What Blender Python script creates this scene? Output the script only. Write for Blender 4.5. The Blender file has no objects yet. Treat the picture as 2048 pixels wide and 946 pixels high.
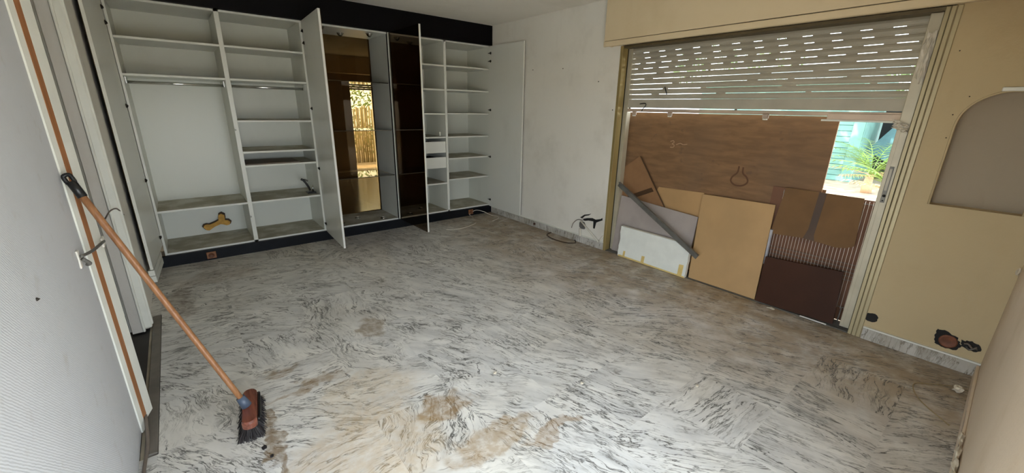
import bpy, bmesh, math, random
from mathutils import Vector, Matrix
random.seed(7)
S = bpy.context.scene
COL = S.collection

# ------------------------------------------------------------------ camera, sky, sun, exposure
YAW, PITCH, ROLL, FPX = 0.6857, 0.3060, 0.0202, 809.62
cam_d = bpy.data.cameras.new('camera')
cam = bpy.data.objects.new('camera', cam_d); COL.objects.link(cam)
fw = Vector((math.sin(YAW)*math.cos(PITCH), math.cos(YAW)*math.cos(PITCH), -math.sin(PITCH)))
r0 = Vector((math.cos(YAW), -math.sin(YAW), 0)); u0 = r0.cross(fw)
rr = math.cos(ROLL)*r0 + math.sin(ROLL)*u0
uu = -math.sin(ROLL)*r0 + math.cos(ROLL)*u0
M = Matrix((rr, uu, -fw)).transposed().to_4x4()
M.translation = Vector((-3.530, -4.856, 1.5))
cam.matrix_world = M
cam_d.sensor_width = 36.0
cam_d.lens = FPX/2048*36.0
cam_d.clip_start = 0.02
S.camera = cam

W = bpy.data.worlds.new('sky'); S.world = W; W.use_nodes = True
wn = W.node_tree.nodes
wn['Background'].inputs[0].default_value = (0.80, 0.90, 1.0, 1)
wn['Background'].inputs[1].default_value = 1.55

sun_d = bpy.data.lights.new('sun', 'SUN'); sun_d.energy = 2.2; sun_d.angle = 0.009
sun_d.color = (1.0, 0.95, 0.86)
sun = bpy.data.objects.new('sun', sun_d); COL.objects.link(sun)
sun.rotation_euler = (Vector((0.58, -0.30, -0.76))).to_track_quat('-Z', 'Y').to_euler()

def portal(name, loc, rot, sx, sy):
    d = bpy.data.lights.new(name, 'AREA'); d.shape = 'RECTANGLE'; d.size = sx; d.size_y = sy
    d.cycles.is_portal = True
    o = bpy.data.objects.new(name, d); COL.objects.link(o); o.location = loc; o.rotation_euler = rot
portal('sky_portal_rear', (-3.12, -5.25, .81), (math.radians(90), 0, 0), 1.55, 1.62)
portal('sky_portal_left', (-4.06, -4.45, .81), (0, math.radians(-90), 0), 1.62, 1.05)  # for the unseen left opening, added to brighten the right wall
portal('sky_portal_window', (0.40, -3.3, 1.05), (0, math.radians(90), 0), 2.1, 2.3)
portal('sky_portal_beyond', (0.1, 5.55, 1.0), (math.radians(-90), 0, 0), 0.7, 2.0)

S.view_settings.view_transform = 'Standard'
S.view_settings.look = 'None'
S.view_settings.gamma = 1
S.view_settings.use_curve_mapping = False
S.view_settings.exposure = 2.6
S.cycles.max_bounces = 14; S.cycles.diffuse_bounces = 7; S.cycles.glossy_bounces = 7
S.cycles.transparent_max_bounces = 16
S.cycles.caustics_reflective = False; S.cycles.caustics_refractive = False

# ------------------------------------------------------------------ materials
def srgb(r, g, b):
    f = lambda c: (c/255/12.92) if c/255 <= 0.04045 else ((c/255+0.055)/1.055)**2.4
    return (f(r), f(g), f(b), 1)
class NT:
    def __init__(s, name):
        s.m = bpy.data.materials.new(name); s.m.use_nodes = True
        s.t = s.m.node_tree; s.b = s.t.nodes['Principled BSDF']; s.out = s.t.nodes['Material Output']
    def n(s, t, **k):
        x = s.t.nodes.new(t)
        for a, v in k.items(): setattr(x, a, v)
        return x
    def l(s, a, b): s.t.links.new(a, b)
    def val(s, x, v):
        if hasattr(v, 'is_linked'): s.l(v, x)
        else: x.default_value = v
    def math(s, op, a, b=0.0):
        x = s.n('ShaderNodeMath', operation=op); s.val(x.inputs[0], a); s.val(x.inputs[1], b); return x.outputs[0]
    def mix(s, fac, a, b, mode='MIX'):
        x = s.n('ShaderNodeMix', data_type='RGBA', blend_type=mode)
        s.val(x.inputs[0], fac); s.val(x.inputs[6], a); s.val(x.inputs[7], b); return x.outputs[2]
    def noise(s, vec, scale, detail=4, rough=.55, dist=0.0):
        x = s.n('ShaderNodeTexNoise'); x.inputs['Scale'].default_value = scale
        x.inputs['Detail'].default_value = detail; x.inputs['Roughness'].default_value = rough
        x.inputs['Distortion'].default_value = dist
        if vec is not None: s.l(vec, x.inputs['Vector'])
        return x.outputs['Fac']
    def ramp(s, fac, stops):
        x = s.n('ShaderNodeValToRGB'); s.l(fac, x.inputs[0])
        e = x.color_ramp.elements
        while len(e) < len(stops): e.new(0.5)
        for i, (p, c) in enumerate(stops):
            e[i].position = p; e[i].color = c if len(c) == 4 else (*c, 1)
        return x.outputs[0]
    def step(s, fac, a, b):
        x = s.n('ShaderNodeMapRange', interpolation_type='SMOOTHSTEP'); s.l(fac, x.inputs[0])
        x.inputs[1].default_value = a; x.inputs[2].default_value = b; return x.outputs[0]
    def scale(s, vec, xyz):
        x = s.n('ShaderNodeVectorMath', operation='MULTIPLY'); s.l(vec, x.inputs[0]); x.inputs[1].default_value = xyz
        return x.outputs[0]
    def bump(s, h, strength=.2, dist=.01):
        x = s.n('ShaderNodeBump'); x.inputs['Strength'].default_value = strength; x.inputs['Distance'].default_value = dist
        s.l(h, x.inputs['Height']); s.l(x.outputs[0], s.b.inputs['Normal'])
    def pos(s): return s.n('ShaderNodeNewGeometry').outputs['Position']
    def obj(s): return s.n('ShaderNodeTexCoord').outputs['Object']
    def set(s, rough=.5, metal=0, spec=None):
        s.b.inputs['Roughness'].default_value = rough; s.b.inputs['Metallic'].default_value = metal
        if spec is not None: s.b.inputs['Specular IOR Level'].default_value = spec
        return s.m

def plain(name, c, rough=.5, metal=0, var=.12, sc=6, bump=0, spec=None, stretch=(1, 1, 1)):
    t = NT(name); p = t.scale(t.pos(), stretch)
    f = t.noise(p, sc, 5)
    d = tuple(x*(1-var) for x in c[:3])+(1,); e = tuple(min(1, x*(1+var)) for x in c[:3])+(1,)
    t.l(t.mix(t.step(f, .3, .7), d, e), t.b.inputs['Base Color'])
    if bump: t.bump(t.noise(p, sc*6, 4), bump)
    return t.set(rough, metal, spec)

def plaster(name, c, dirt, dirtamt=.5, rough=.85, sc=1.6, bump=.12):
    t = NT(name); p = t.pos()
    a = t.step(t.noise(p, sc, 6, .6), .48, .78)
    b = t.step(t.noise(t.scale(p, (1, 1, .35)), sc*3.1, 5, .65), .55, .8)
    k = t.mix(t.math('MULTIPLY', a, dirtamt), c, dirt)
    k = t.mix(t.math('MULTIPLY', b, dirtamt*.45), k, dirt)
    sp = t.step(t.noise(p, 42, 2), .76, .8)
    k = t.mix(t.math('MULTIPLY', sp, .25), k, dirt)
    t.l(k, t.b.inputs['Base Color']); t.bump(t.noise(p, 60, 5), bump)
    return t.set(rough)

def dusty_white(name, c, dust, amt=.85, rough=.32):
    t = NT(name); g = t.n('ShaderNodeNewGeometry'); sx = t.n('ShaderNodeSeparateXYZ'); t.l(g.outputs['Normal'], sx.inputs[0])
    up = t.step(sx.outputs[2], .55, .95)
    f = t.step(t.noise(g.outputs['Position'], 5, 6, .6), .3, .62)
    m = t.math('MULTIPLY', t.math('MULTIPLY', up, amt), t.math('ADD', t.math('MULTIPLY', f, .55), .45))
    sm = t.step(t.noise(t.scale(g.outputs['Position'], (1, 1, .5)), 3.2, 6), .5, .8)
    base = t.mix(t.math('MULTIPLY', sm, .14), c, dust)
    t.l(t.mix(m, base, dust), t.b.inputs['Base Color'])
    t.l(t.math('ADD', t.math('MULTIPLY', m, .5), rough), t.b.inputs['Roughness'])
    t.b.inputs['Specular IOR Level'].default_value = .4
    return t.m

def wood(name, c1, c2, axis=0, sc=5, rough=.5, spec=.4):
    t = NT(name); st = [14, 14, 14]; st[axis] = 1.0
    p = t.scale(t.obj(), tuple(st))
    f = t.noise(p, sc, 6, .6, .6); g = t.noise(t.obj(), 4, 3)
    k = t.mix(t.step(f, .3, .7), c1, c2); k = t.mix(t.math('MULTIPLY', t.step(g, .5, .8), .3), k, tuple(x*.6 for x in c1[:3])+(1,))
    t.l(k, t.b.inputs['Base Color']); t.bump(f, .12, .003)
    return t.set(rough, 0, spec)

def marble(name, tile=True):
    t = NT(name)
    if tile:
        oi = t.n('ShaderNodeObjectInfo')
        sep = t.n('ShaderNodeSeparateColor'); t.l(oi.outputs['Color'], sep.inputs[0])
        rot = t.n('ShaderNodeVectorRotate', rotation_type='Z_AXIS'); t.l(t.obj(), rot.inputs['Vector'])
        t.l(t.math('MULTIPLY', sep.outputs[0], 2*math.pi), rot.inputs['Angle'])
        off = t.n('ShaderNodeVectorMath', operation='MULTIPLY_ADD'); t.l(oi.outputs['Location'], off.inputs[0])
        off.inputs[1].default_value = (7.31, 5.17, 3.0); t.l(rot.outputs[0], off.inputs[2])
        v = off.outputs[0]
    else:
        v = t.pos()
    wx = t.n('ShaderNodeTexNoise'); wx.inputs['Scale'].default_value = 3.5; wx.inputs['Detail'].default_value = 3; t.l(v, wx.inputs['Vector'])
    wv = t.n('ShaderNodeVectorMath', operation='MULTIPLY_ADD'); t.l(wx.outputs['Color'], wv.inputs[0]); wv.inputs[1].default_value = (.08, .08, .08); t.l(v, wv.inputs[2])
    if tile:
        cx_ = t.n('ShaderNodeCombineXYZ')
        for q_ in range(3): t.l(sep.outputs[2], cx_.inputs[q_])
        t.l(cx_.outputs[0], wv.inputs[1])
    st = t.scale(wv.outputs[0], (1.0, 6.2, 1.0))
    cloud = t.noise(t.scale(v, (1, 3.2, 1)), 2.6, 5, .6)
    def vein(sc, width, mlo, mhi, dist):
        n = t.noise(st, sc, 6, .62, dist)
        a = t.math('ABSOLUTE', t.math('SUBTRACT', n, .5))
        line = t.math('SUBTRACT', 1.0, t.step(a, 0.0, width))
        return t.math('MULTIPLY', line, t.step(t.noise(v, sc*.9+1.1, 3), mlo, mhi))
    v1 = vein(2.9, .028, .42, .60, .35)
    v2 = vein(6.2, .034, .44, .64, .4)
    v3 = vein(1.7, .015, .38, .54, .3)
    col = t.mix(t.step(cloud, .28, .72), srgb(198, 198, 196), srgb(230, 229, 224))
    grey = t.step(t.noise(t.scale(v, (1, 5, 1)), 1.9, 4), .52, .75)
    col = t.mix(t.math('MULTIPLY', grey, .55), col, srgb(170, 170, 168))
    if tile:
        p = t.pos()
        # yellowish patina, uneven over the floor
        pat = t.step(t.noise(p, .9, 5, .6), .44, .68)
        col = t.mix(t.math('MULTIPLY', pat, .20), col, srgb(206, 192, 160))
        # brown dirt film along the window wall, fainter brown towards the wardrobes, ragged edges
        sp = t.n('ShaderNodeSeparateXYZ'); t.l(p, sp.inputs[0])
        wob = t.math('MULTIPLY', t.math('SUBTRACT', t.noise(p, 1.3, 5, .6), .5), 1.5)
        d1 = t.math('MAXIMUM', t.step(t.math('ADD', sp.outputs[0], wob), -1.9, -.3), t.math('MULTIPLY', t.step(t.math('ADD', sp.outputs[1], wob), -1.6, .3), .42))
        dn = t.step(t.noise(p, 5.0, 6, .65), .25, .6)
        col = t.mix(t.math('MULTIPLY', t.math('MULTIPLY', d1, t.math('ADD', t.math('MULTIPLY', dn, .7), .4)), .74), col, srgb(140, 116, 80))
    col = t.mix(t.math('MULTIPLY', v2, .75), col, srgb(112, 108, 100))
    col = t.mix(t.math('MULTIPLY', v1, .88), col, srgb(92, 90, 84))
    col = t.mix(t.math('MULTIPLY', v3, .95), col, srgb(66, 64, 60))
    if tile:
        # rust stains with ragged outlines
        wn_ = t.n('ShaderNodeTexNoise'); wn_.inputs['Scale'].default_value = 9; wn_.inputs['Detail'].default_value = 5; t.l(p, wn_.inputs['Vector'])
        wp = t.n('ShaderNodeVectorMath', operation='MULTIPLY_ADD'); t.l(wn_.outputs['Color'], wp.inputs[0]); wp.inputs[1].default_value = (.26, .26, 0)
        t.l(p, wp.inputs[2])
        for (cx, cy, rx, ry, amt, c) in RUST:
            o = t.n('ShaderNodeVectorMath', operation='SUBTRACT'); t.l(wp.outputs[0], o.inputs[0]); o.inputs[1].default_value = (cx+.13, cy+.13, 0)
            q = t.n('ShaderNodeVectorMath', operation='LENGTH'); t.l(t.scale(o.outputs[0], (1/rx, 1/ry, 0)), q.inputs[0])
            m = t.math('SUBTRACT', 1.0, t.step(q.outputs['Value'], .62, 1.0))
            g = t.step(t.noise(p, 22, 4, .65), .3, .62)
            col = t.mix(t.math('MULTIPLY', t.math('MULTIPLY', m, amt), t.math('ADD', t.math('MULTIPLY', g, .65), .35)), col, c)
    if not tile:
        col = t.mix(t.math('ADD', t.math('MULTIPLY', t.step(t.noise(t.pos(), 4, 5), .3, .7), .35), .25), col, srgb(138, 124, 98))
    t.l(col, t.b.inputs['Base Color'])
    t.l(t.math('ADD', t.math('MULTIPLY', t.noise(t.pos(), 3, 4), .25), .33), t.b.inputs['Roughness'])
    t.b.inputs['Specular IOR Level'].default_value = .35
    return t.m

BR = srgb(128, 92, 48)
RUST = [(-2.67, -2.26, .13, .15, .62, srgb(124, 98, 52)),
        (-2.68, -3.28, .17, .13, .75, srgb(134, 98, 34)),
        (-2.60, -3.62, .30, .10, .55, srgb(146, 110, 44)),
        (-3.10, -3.35, .42, .34, .42, srgb(190, 160, 112)),
        (-3.42, -2.95, .04, .42, .75, srgb(112, 82, 28)),
        (-3.20, -2.66, .24, .05, .60, srgb(136, 104, 50)),
        (-3.30, -2.45, .12, .06, .50, srgb(136, 104, 50)),
        (-2.95, -2.95, .32, .26, .35, srgb(196, 172, 132)),
        (-3.45, -.55, .35, .20, .40, srgb(112, 86, 58)),
        (-2.35, -3.75, .22, .05, .55, srgb(134, 98, 34)),
        (-3.72, -1.0, .10, .40, .55, srgb(92, 70, 48))]

M_TILE = marble('marble_tile'); M_MARB = marble('marble_skirting', False)
M_WHITE = dusty_white('white_melamine', srgb(220, 221, 212), srgb(150, 142, 120))
M_DOORW = dusty_white('white_door_melamine', srgb(222, 222, 214), srgb(160, 152, 132), .3, .28)
M_BLACK = plain('black_gloss_board', (.0025, .002, .0025, 1), .55, 0, .2, spec=.12)
M_PLINTH = plain('black_plinth_board', (.005, .006, .008, 1), .5, 0, .25, spec=.18)
M_GREYW = plaster('grey_white_plaster', srgb(226, 222, 212), srgb(172, 164, 148), .36)
M_CEIL = plaster('ceiling_paint', srgb(234, 229, 219), srgb(206, 198, 184), .35)
M_BEIGE = plaster('beige_plaster', srgb(188, 170, 134), srgb(164, 142, 104), .4, .8)
M_NEAR = plaster('pale_beige_plaster', srgb(214, 196, 172), srgb(178, 152, 112), .5, .8)
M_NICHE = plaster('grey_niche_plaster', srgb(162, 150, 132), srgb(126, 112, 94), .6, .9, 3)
M_PELM = plaster('cream_paint_board', srgb(212, 194, 160), srgb(186, 164, 124), .35, .6)
M_GOLD = plain('champagne_aluminium', srgb(176, 156, 104), .36, .55, .12, 9, stretch=(1, 1, .1))
M_CHAMP = plain('pale_champagne_aluminium', srgb(174, 162, 128), .42, .25, .1, 9, stretch=(1, 1, .1))
M_ALU = plain('pale_painted_aluminium', srgb(186, 178, 156), .4, .15, .08)
M_DARK = plain('cavity_shade', (.008, .007, .006, 1), .8)  # near-black in place of shade in gaps, grooves, holes and drawer boxes
M_SLAT = plain('grey_shutter_plastic', srgb(172, 166, 150), .5, 0, .08, 4)
M_RAIL = plain('pinkish_shutter_rail', srgb(196, 176, 156), .45, .2)
M_PLY = None
M_CARD = plain('brown_cardboard', srgb(140, 104, 70), .85, 0, .10, 5, .05)
M_CARD2 = plain('darker_cardboard', srgb(116, 86, 54), .85, 0, .10, 5, .05)
M_TAPE = plain('dark_brown_tape', srgb(72, 50, 30), .5, 0, .12)
M_TAN = plain('tan_fibreboard', srgb(180, 146, 100), .65, 0, .08, 2.5, .03)
M_TAN2 = plain('tan_fibreboard_back', srgb(178, 142, 96), .65, 0, .08, 3)
M_GREYP = plain('lilac_grey_panel', srgb(164, 154, 148), .75, 0, .08, 4)
M_FOAM = plain('white_foam', srgb(226, 228, 220), .9, 0, .04, 8, .08)
M_YTAPE = plain('yellow_masking_tape', srgb(214, 188, 118), .7, 0, .1, 20)
M_STEEL = plain('dull_grey_steel', srgb(112, 110, 104), .5, .4, .15, 12)
M_WIRE = plain('pale_wire', srgb(228, 218, 204), .4, .1, .05)
M_DKB = plain('dark_brown_board', srgb(60, 34, 20), .6, 0, .18, 3, .04, spec=.2)
M_DKB2 = plain('reddish_brown_sheet', srgb(112, 76, 54), .7, 0, .15, 3)
M_CHROME = plain('chrome', srgb(215, 215, 210), .16, 1, .03)
M_HINGE = plain('dark_hinge_metal', srgb(58, 54, 48), .35, .8, .1)
M_BROWNP = plain('brown_plastic', srgb(134, 88, 54), .45, 0, .08)
M_WCAB = plain('white_cable', srgb(214, 208, 194), .5)
M_BCAB = plain('brown_cable', srgb(72, 56, 42), .6)
M_GCAB = plain('grey_cable', srgb(110, 100, 90), .6)
M_FRAME = plain('white_door_paint', srgb(222, 222, 212), .42, 0, .05, 5)
M_STRIPW = wood('orange_wood_strip', srgb(160, 108, 68), srgb(138, 90, 54), 2)
M_HANDLE = wood('broom_handle_wood', srgb(160, 114, 76), srgb(132, 90, 58), 2, 5, .4)
M_HEAD = wood('varnished_broom_head', srgb(136, 78, 60), srgb(96, 54, 42), 1, 4, .22, .8)
M_BPLAST = plain('black_plastic', (.008, .008, .008, 1), .35)
M_BRIST = plain('dark_bristle', (.018, .014, .014, 1), .7)
M_COLLAR = plain('blue_grey_plastic', srgb(74, 86, 104), .4)
M_BONE = plain('yellow_foam_core', srgb(206, 158, 78), .8, 0, .14, 30, .1)
M_DKEDGE = plain('dark_outline_brown', srgb(74, 56, 40), .8)
M_DGREYF = plain('dark_grey_floor', srgb(46, 43, 41), .6, 0, .15)
M_THR = plain('grey_threshold_metal', srgb(120, 114, 106), .5, .35, .15, 8)
M_PLASTIC = plain('crumpled_plastic_film', srgb(206, 200, 186), .25, 0, .1, 30)
M_DEBRIS = plain('pale_plaster_chip', srgb(206, 196, 176), .9, 0, .12, 30, .2)
M_LAV = plaster('warm_white_jamb_paint', srgb(204, 200, 192), srgb(170, 158, 142), .3)
M_LEFT = None

def wallpaper():
    t = NT('ribbed_wallpaper'); p = t.pos()
    a = t.step(t.noise(p, 1.4, 6, .6), .45, .75); b = t.step(t.noise(p, 11, 5, .6), .58, .75)
    k = t.mix(t.math('MULTIPLY', a, .35), srgb(200, 202, 205), srgb(180, 178, 176))
    k = t.mix(t.math('MULTIPLY', b, .3), k, srgb(168, 160, 150))
    t.l(k, t.b.inputs['Base Color'])
    w = t.n('ShaderNodeTexWave', wave_type='BANDS', bands_direction='DIAGONAL'); w.inputs['Scale'].default_value = 62
    w.inputs['Distortion'].default_value = 2.5; w.inputs['Detail'].default_value = 2
    t.l(p, w.inputs['Vector'])
    h = t.math('ADD', w.outputs['Fac'], t.noise(p, 110, 3)); t.bump(h, .14, .004)
    return t.set(.8)
M_LEFT = wallpaper()

def bronze_mirror():
    t = NT('bronze_mirror'); p = t.pos()
    f = t.step(t.noise(p, 4, 5), .4, .8)
    t.l(t.mix(t.math('MULTIPLY', f, .2), srgb(120, 102, 78), srgb(106, 92, 74)), t.b.inputs['Base Color'])
    return t.set(.035, 1)
M_BRONZE = bronze_mirror()

def tinted_glass(name, tint, refl, rcol=(1, 1, 1, 1), rough=.02):
    t = NT(name); t.t.nodes.remove(t.b)
    tr = t.n('ShaderNodeBsdfTransparent'); tr.inputs[0].default_value = tint
    gl = t.n('ShaderNodeBsdfGlossy'); gl.inputs['Roughness'].default_value = rough; gl.inputs['Color'].default_value = rcol
    fr = t.n('ShaderNodeFresnel'); fr.inputs['IOR'].default_value = 1.5
    dust = t.step(t.noise(t.pos(), 6, 6), .55, .9)
    df = t.n('ShaderNodeBsdfDiffuse'); df.inputs['Color'].default_value = srgb(150, 132, 104)
    m1 = t.n('ShaderNodeMixShader'); t.l(t.math('ADD', t.math('MULTIPLY', fr.outputs[0], 1.0), refl), m1.inputs[0]); t.l(tr.outputs[0], m1.inputs[1]); t.l(gl.outputs[0], m1.inputs[2])
    m2 = t.n('ShaderNodeMixShader'); t.l(t.math('ADD', t.math('MULTIPLY', dust, .08), .02), m2.inputs[0]); t.l(m1.outputs[0], m2.inputs[1]); t.l(df.outputs[0], m2.inputs[2])
    t.l(m2.outputs[0], t.out.inputs['Surface'])
    return t.m
M_BGLASS = tinted_glass('bronze_glass', (.54, .45, .31, 1), .0, (.38, .34, .28, 1))
M_CLEAR = tinted_glass('clear_shelf_glass', (.80, .80, .74, 1), .03)
M_GEDGE = plain('dark_glass_edge', srgb(52, 46, 34), .15)

def plywood():
    t = NT('stained_plywood'); p = t.pos()
    f = t.noise(t.scale(p, (1, 2.2, 12)), 2.2, 6, .6, .4); g = t.step(t.noise(p, 1.6, 6, .62), .42, .72)
    k = t.mix(t.step(f, .3, .7), srgb(138, 104, 70), srgb(118, 88, 58))
    k = t.mix(t.math('MULTIPLY', g, .55), k, srgb(112, 88, 66))
    sp = t.step(t.noise(p, 13, 4), .66, .72); k = t.mix(t.math('MULTIPLY', sp, .45), k, srgb(96, 76, 60))
    t.l(k, t.b.inputs['Base Color']); t.bump(f, .1)
    return t.set(.7)
M_PLY = plywood()

# ------------------------------------------------------------------ builders
def wloc(o):
    v = Vector((0, 0, 0))
    while o is not None: v += o.location; o = o.parent
    return v
def tag(o, label=None, cat=None, group=None, kind=None):
    if label: o['label'] = label
    if cat: o['category'] = cat
    if group: o['group'] = group
    if kind: o['kind'] = kind
    return o
def thing(name, loc, label, cat, group=None, kind=None):
    o = bpy.data.objects.new(name, None); COL.objects.link(o); o.location = loc; o.empty_display_size = .05
    return tag(o, label, cat, group, kind)
def finish(name, bm, mat, parent=None, smooth=False, origin=None):
    bmesh.ops.recalc_face_normals(bm, faces=bm.faces)
    me = bpy.data.meshes.new(name)
    off = Vector((0, 0, 0))
    if origin is not None: off = Vector(origin)
    elif parent is None and len(bm.verts):
        xs = [v.co for v in bm.verts]
        off = Vector((sum(v.x for v in xs)/len(xs), sum(v.y for v in xs)/len(xs), min(v.z for v in xs)))
    else:
        off = wloc(parent)
    for v in bm.verts: v.co -= off
    bm.to_mesh(me); bm.free()
    if smooth:
        for p in me.polygons: p.use_smooth = True
    ms = mat if isinstance(mat, (list, tuple)) else [mat]
    for m in ms: me.materials.append(m)
    o = bpy.data.objects.new(name, me); COL.objects.link(o)
    if parent is not None:
        o.parent = parent; o.location = off-wloc(parent)
    else:
        o.location = off
    return o
def abox(bm, x0, x1, y0, y1, z0, z1, bev=0, mi=0):
    vs = [bm.verts.new((x, y, z)) for z in (z0, z1) for y in (y0, y1) for x in (x0, x1)]
    fs = [bm.faces.new([vs[i] for i in q]) for q in ((0, 1, 3, 2), (4, 5, 7, 6), (0, 1, 5, 4), (2, 3, 7, 6), (0, 2, 6, 4), (1, 3, 7, 5))]
    for f in fs: f.material_index = mi
    if bev:
        es = list({e for f in fs for e in f.edges})
        bmesh.ops.bevel(bm, geom=es, offset=bev, segments=1, affect='EDGES')
def box(name, x0, x1, y0, y1, z0, z1, mat, parent=None, bev=0):
    bm = bmesh.new(); abox(bm, x0, x1, y0, y1, z0, z1, bev); return finish(name, bm, mat, parent)
def aprism(bm, front, back):
    a = [bm.verts.new(p) for p in front]; b = [bm.verts.new(p) for p in back]; n = len(a)
    bm.faces.new(a); bm.faces.new(b)
    for i in range(n): bm.faces.new([a[i], a[(i+1) % n], b[(i+1) % n], b[i]])
def lean(name, pts, x0, k, th, mat, parent=None):          # sheet standing in plane x = x0 + k z, thickness towards the room
    bm = bmesh.new()
    aprism(bm, [(x0+k*z-th, y, z) for y, z in pts], [(x0+k*z, y, z) for y, z in pts])
    return finish(name, bm, mat, parent)
def atube(bm, pts, r, n=8, r1=None):
    pts = [Vector(p) for p in pts]; rings = []
    t0 = (pts[1]-pts[0]).normalized(); a = t0.orthogonal().normalized()
    for i, p in enumerate(pts):
        t = (pts[min(i+1, len(pts)-1)]-pts[max(i-1, 0)]).normalized()
        a = (a-t*a.dot(t)).normalized(); b = t.cross(a)
        rad = r if r1 is None else r+(r1-r)*i/(len(pts)-1)
        rings.append([bm.verts.new(p+rad*(math.cos(2*math.pi*j/n)*a+math.sin(2*math.pi*j/n)*b)) for j in range(n)])
    for i in range(len(rings)-1):
        for j in range(n): bm.faces.new([rings[i][j], rings[i][(j+1) % n], rings[i+1][(j+1) % n], rings[i+1][j]])
    bm.faces.new(rings[0]); bm.faces.new(rings[-1])
def tube(name, pts, r, mat, parent=None, n=8, r1=None):
    bm = bmesh.new(); atube(bm, pts, r, n, r1); return finish(name, bm, mat, parent, True)
def smooth_path(pts, m=8):
    pts = [Vector(p) for p in pts]; out = []
    P = [pts[0]]+pts+[pts[-1]]
    for i in range(1, len(P)-2):
        for j in range(m):
            t = j/m; a, b, c, d = P[i-1], P[i], P[i+1], P[i+2]
            out.append(.5*((2*b)+(c-a)*t+(2*a-5*b+4*c-d)*t*t+(3*b-a-3*c+d)*t**3))
    out.append(pts[-1]); return out
def alathe(bm, c, axis, prof, n=20):                       # prof: (radius, height along axis)
    c = Vector(c); ax = Vector(axis).normalized(); a = ax.orthogonal().normalized(); b = ax.cross(a); rings = []
    for r, h in prof: rings.append([bm.verts.new(c+ax*h+max(r, 1e-4)*(math.cos(2*math.pi*j/n)*a+math.sin(2*math.pi*j/n)*b)) for j in range(n)])
    for i in range(len(rings)-1):
        for j in range(n): bm.faces.new([rings[i][j], rings[i][(j+1) % n], rings[i+1][(j+1) % n], rings[i+1][j]])
    bm.faces.new(rings[0]); bm.faces.new(rings[-1])
def lathe(name, c, axis, prof, mat, parent=None, n=20, smooth=True):
    bm = bmesh.new(); alathe(bm, c, axis, prof, n); return finish(name, bm, mat, parent, smooth)

# ------------------------------------------------------------------ room shell
CEIL = 2.54; XL = -3.90; YN = -5.02; WY0, WY1 = -4.43, -2.18; WH = 2.08
floor = tag(box('floor', -3.90, .18, YN-.2, .7, -.12, -.011, plain('grout_bed', srgb(176, 168, 150), .9)), kind='structure')
tag(floor, 'white and grey veined marble tile floor with rust stains')
# marble tiles: each its own piece
tw, td = .42, .40
cache = {}
def tile(x0, x1, y0, y1, ang, dz, warp=.1):
    key = (round(x1-x0, 3), round(y1-y0, 3))
    if key not in cache:
        bm = bmesh.new(); abox(bm, -key[0]/2, key[0]/2, -key[1]/2, key[1]/2, -.011, 0)
        top = [e for e in bm.edges if all(v.co.z > -.001 for v in e.verts)]
        bmesh.ops.bevel(bm, geom=top, offset=.0002, segments=1, affect='EDGES')
        bmesh.ops.recalc_face_normals(bm, faces=bm.faces)
        me = bpy.data.meshes.new('tile'); bm.to_mesh(me); bm.free(); me.materials.append(M_TILE); cache[key] = me
    o = bpy.data.objects.new('tile', cache[key]); COL.objects.link(o); o.parent = floor
    o.location = Vector(((x0+x1)/2, (y0+y1)/2, dz))-floor.location
    o.color = (ang, random.random(), warp, 1)
gx = [-3.42+tw*k for k in range(-2, 10)]; gy = [-3.17+td*k for k in range(-6, 10)]
for i in range(len(gx)-1):
    for j in range(len(gy)-1):
        x0, x1 = max(gx[i], -3.836 if gy[j] < -1.2 and gy[j+1] > -2.7 else XL), min(gx[i+1], 0.0); y0, y1 = max(gy[j], YN-.19), min(gy[j+1], .02)
        if x1-x0 < .02 or y1-y0 < .02: continue
        xc = (x0+x1)/2; yc = (y0+y1)/2
        if xc > -2.75 and random.random() < .88: ang = random.gauss(66, 12)/360
        elif yc > -1.9 and random.random() < .6: ang = random.gauss(10, 20)/360
        else: ang = random.uniform(-10, 125)/360
        tile(x0+.00015, x1-.00015, y0+.00015, y1-.00015, ang % 1, random.uniform(-.0003, .0001), random.uniform(.05, .12) if xc > -2.3 else random.uniform(.12, .30))

tag(box('ceiling', -5.2, .5, YN-.2, .68, CEIL, CEIL+.15, M_CEIL), kind='structure')

def quad_wall(name, bm, mat, label=None):
    return tag(finish(name, bm, mat), label, None, None, 'structure')
TH = .18
# right wall, grey white stretch beside the wardrobe
bm = bmesh.new(); abox(bm, 0, TH, WY1, .68, 0, CEIL); abox(bm, 0, TH, WY0, WY1, WH+.02, CEIL)
wr = quad_wall('wall_right', bm, M_GREYW, 'grey white scuffed plaster wall between wardrobe and window')
# right wall, beige stretch with the arched niche
NY0, NY1, NZ0, NSP = -4.952, -4.578, .99, 1.455; NR = (NY1-NY0)/2; NC = (NY0+NY1)/2
bm = bmesh.new()
abox(bm, 0, TH, YN-.18, NY0, 0, CEIL); abox(bm, 0, TH, NY1, WY0, 0, CEIL)
abox(bm, 0, TH, NY0, NY1, 0, NZ0)
N = 28
for i in range(N):
    a0 = NY0+(NY1-NY0)*i/N; a1 = NY0+(NY1-NY0)*(i+1)/N
    za = NSP+math.sqrt(max(0, NR*NR-(a0-NC)**2)); zb = NSP+math.sqrt(max(0, NR*NR-(a1-NC)**2))
    aprism(bm, [(0, a0, za), (0, a1, zb), (0, a1, CEIL), (0, a0, CEIL)], [(TH, a0, za), (TH, a1, zb), (TH, a1, CEIL), (TH, a0, CEIL)])
wb = quad_wall('wall_right', bm, M_BEIGE, 'beige plaster wall with arched niche right of the window')
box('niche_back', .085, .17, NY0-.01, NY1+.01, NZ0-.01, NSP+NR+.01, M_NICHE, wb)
bm = bmesh.new()                                            # arched rim bead around the niche
path = [(0, NY1, NZ0), (0, NY1, NSP)]+[(0, NC+NR*math.cos(a*math.pi/24), NSP+NR*math.sin(a*math.pi/24)) for a in range(1, 24)]+[(0, NY0, NSP), (0, NY0, NZ0)]
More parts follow.
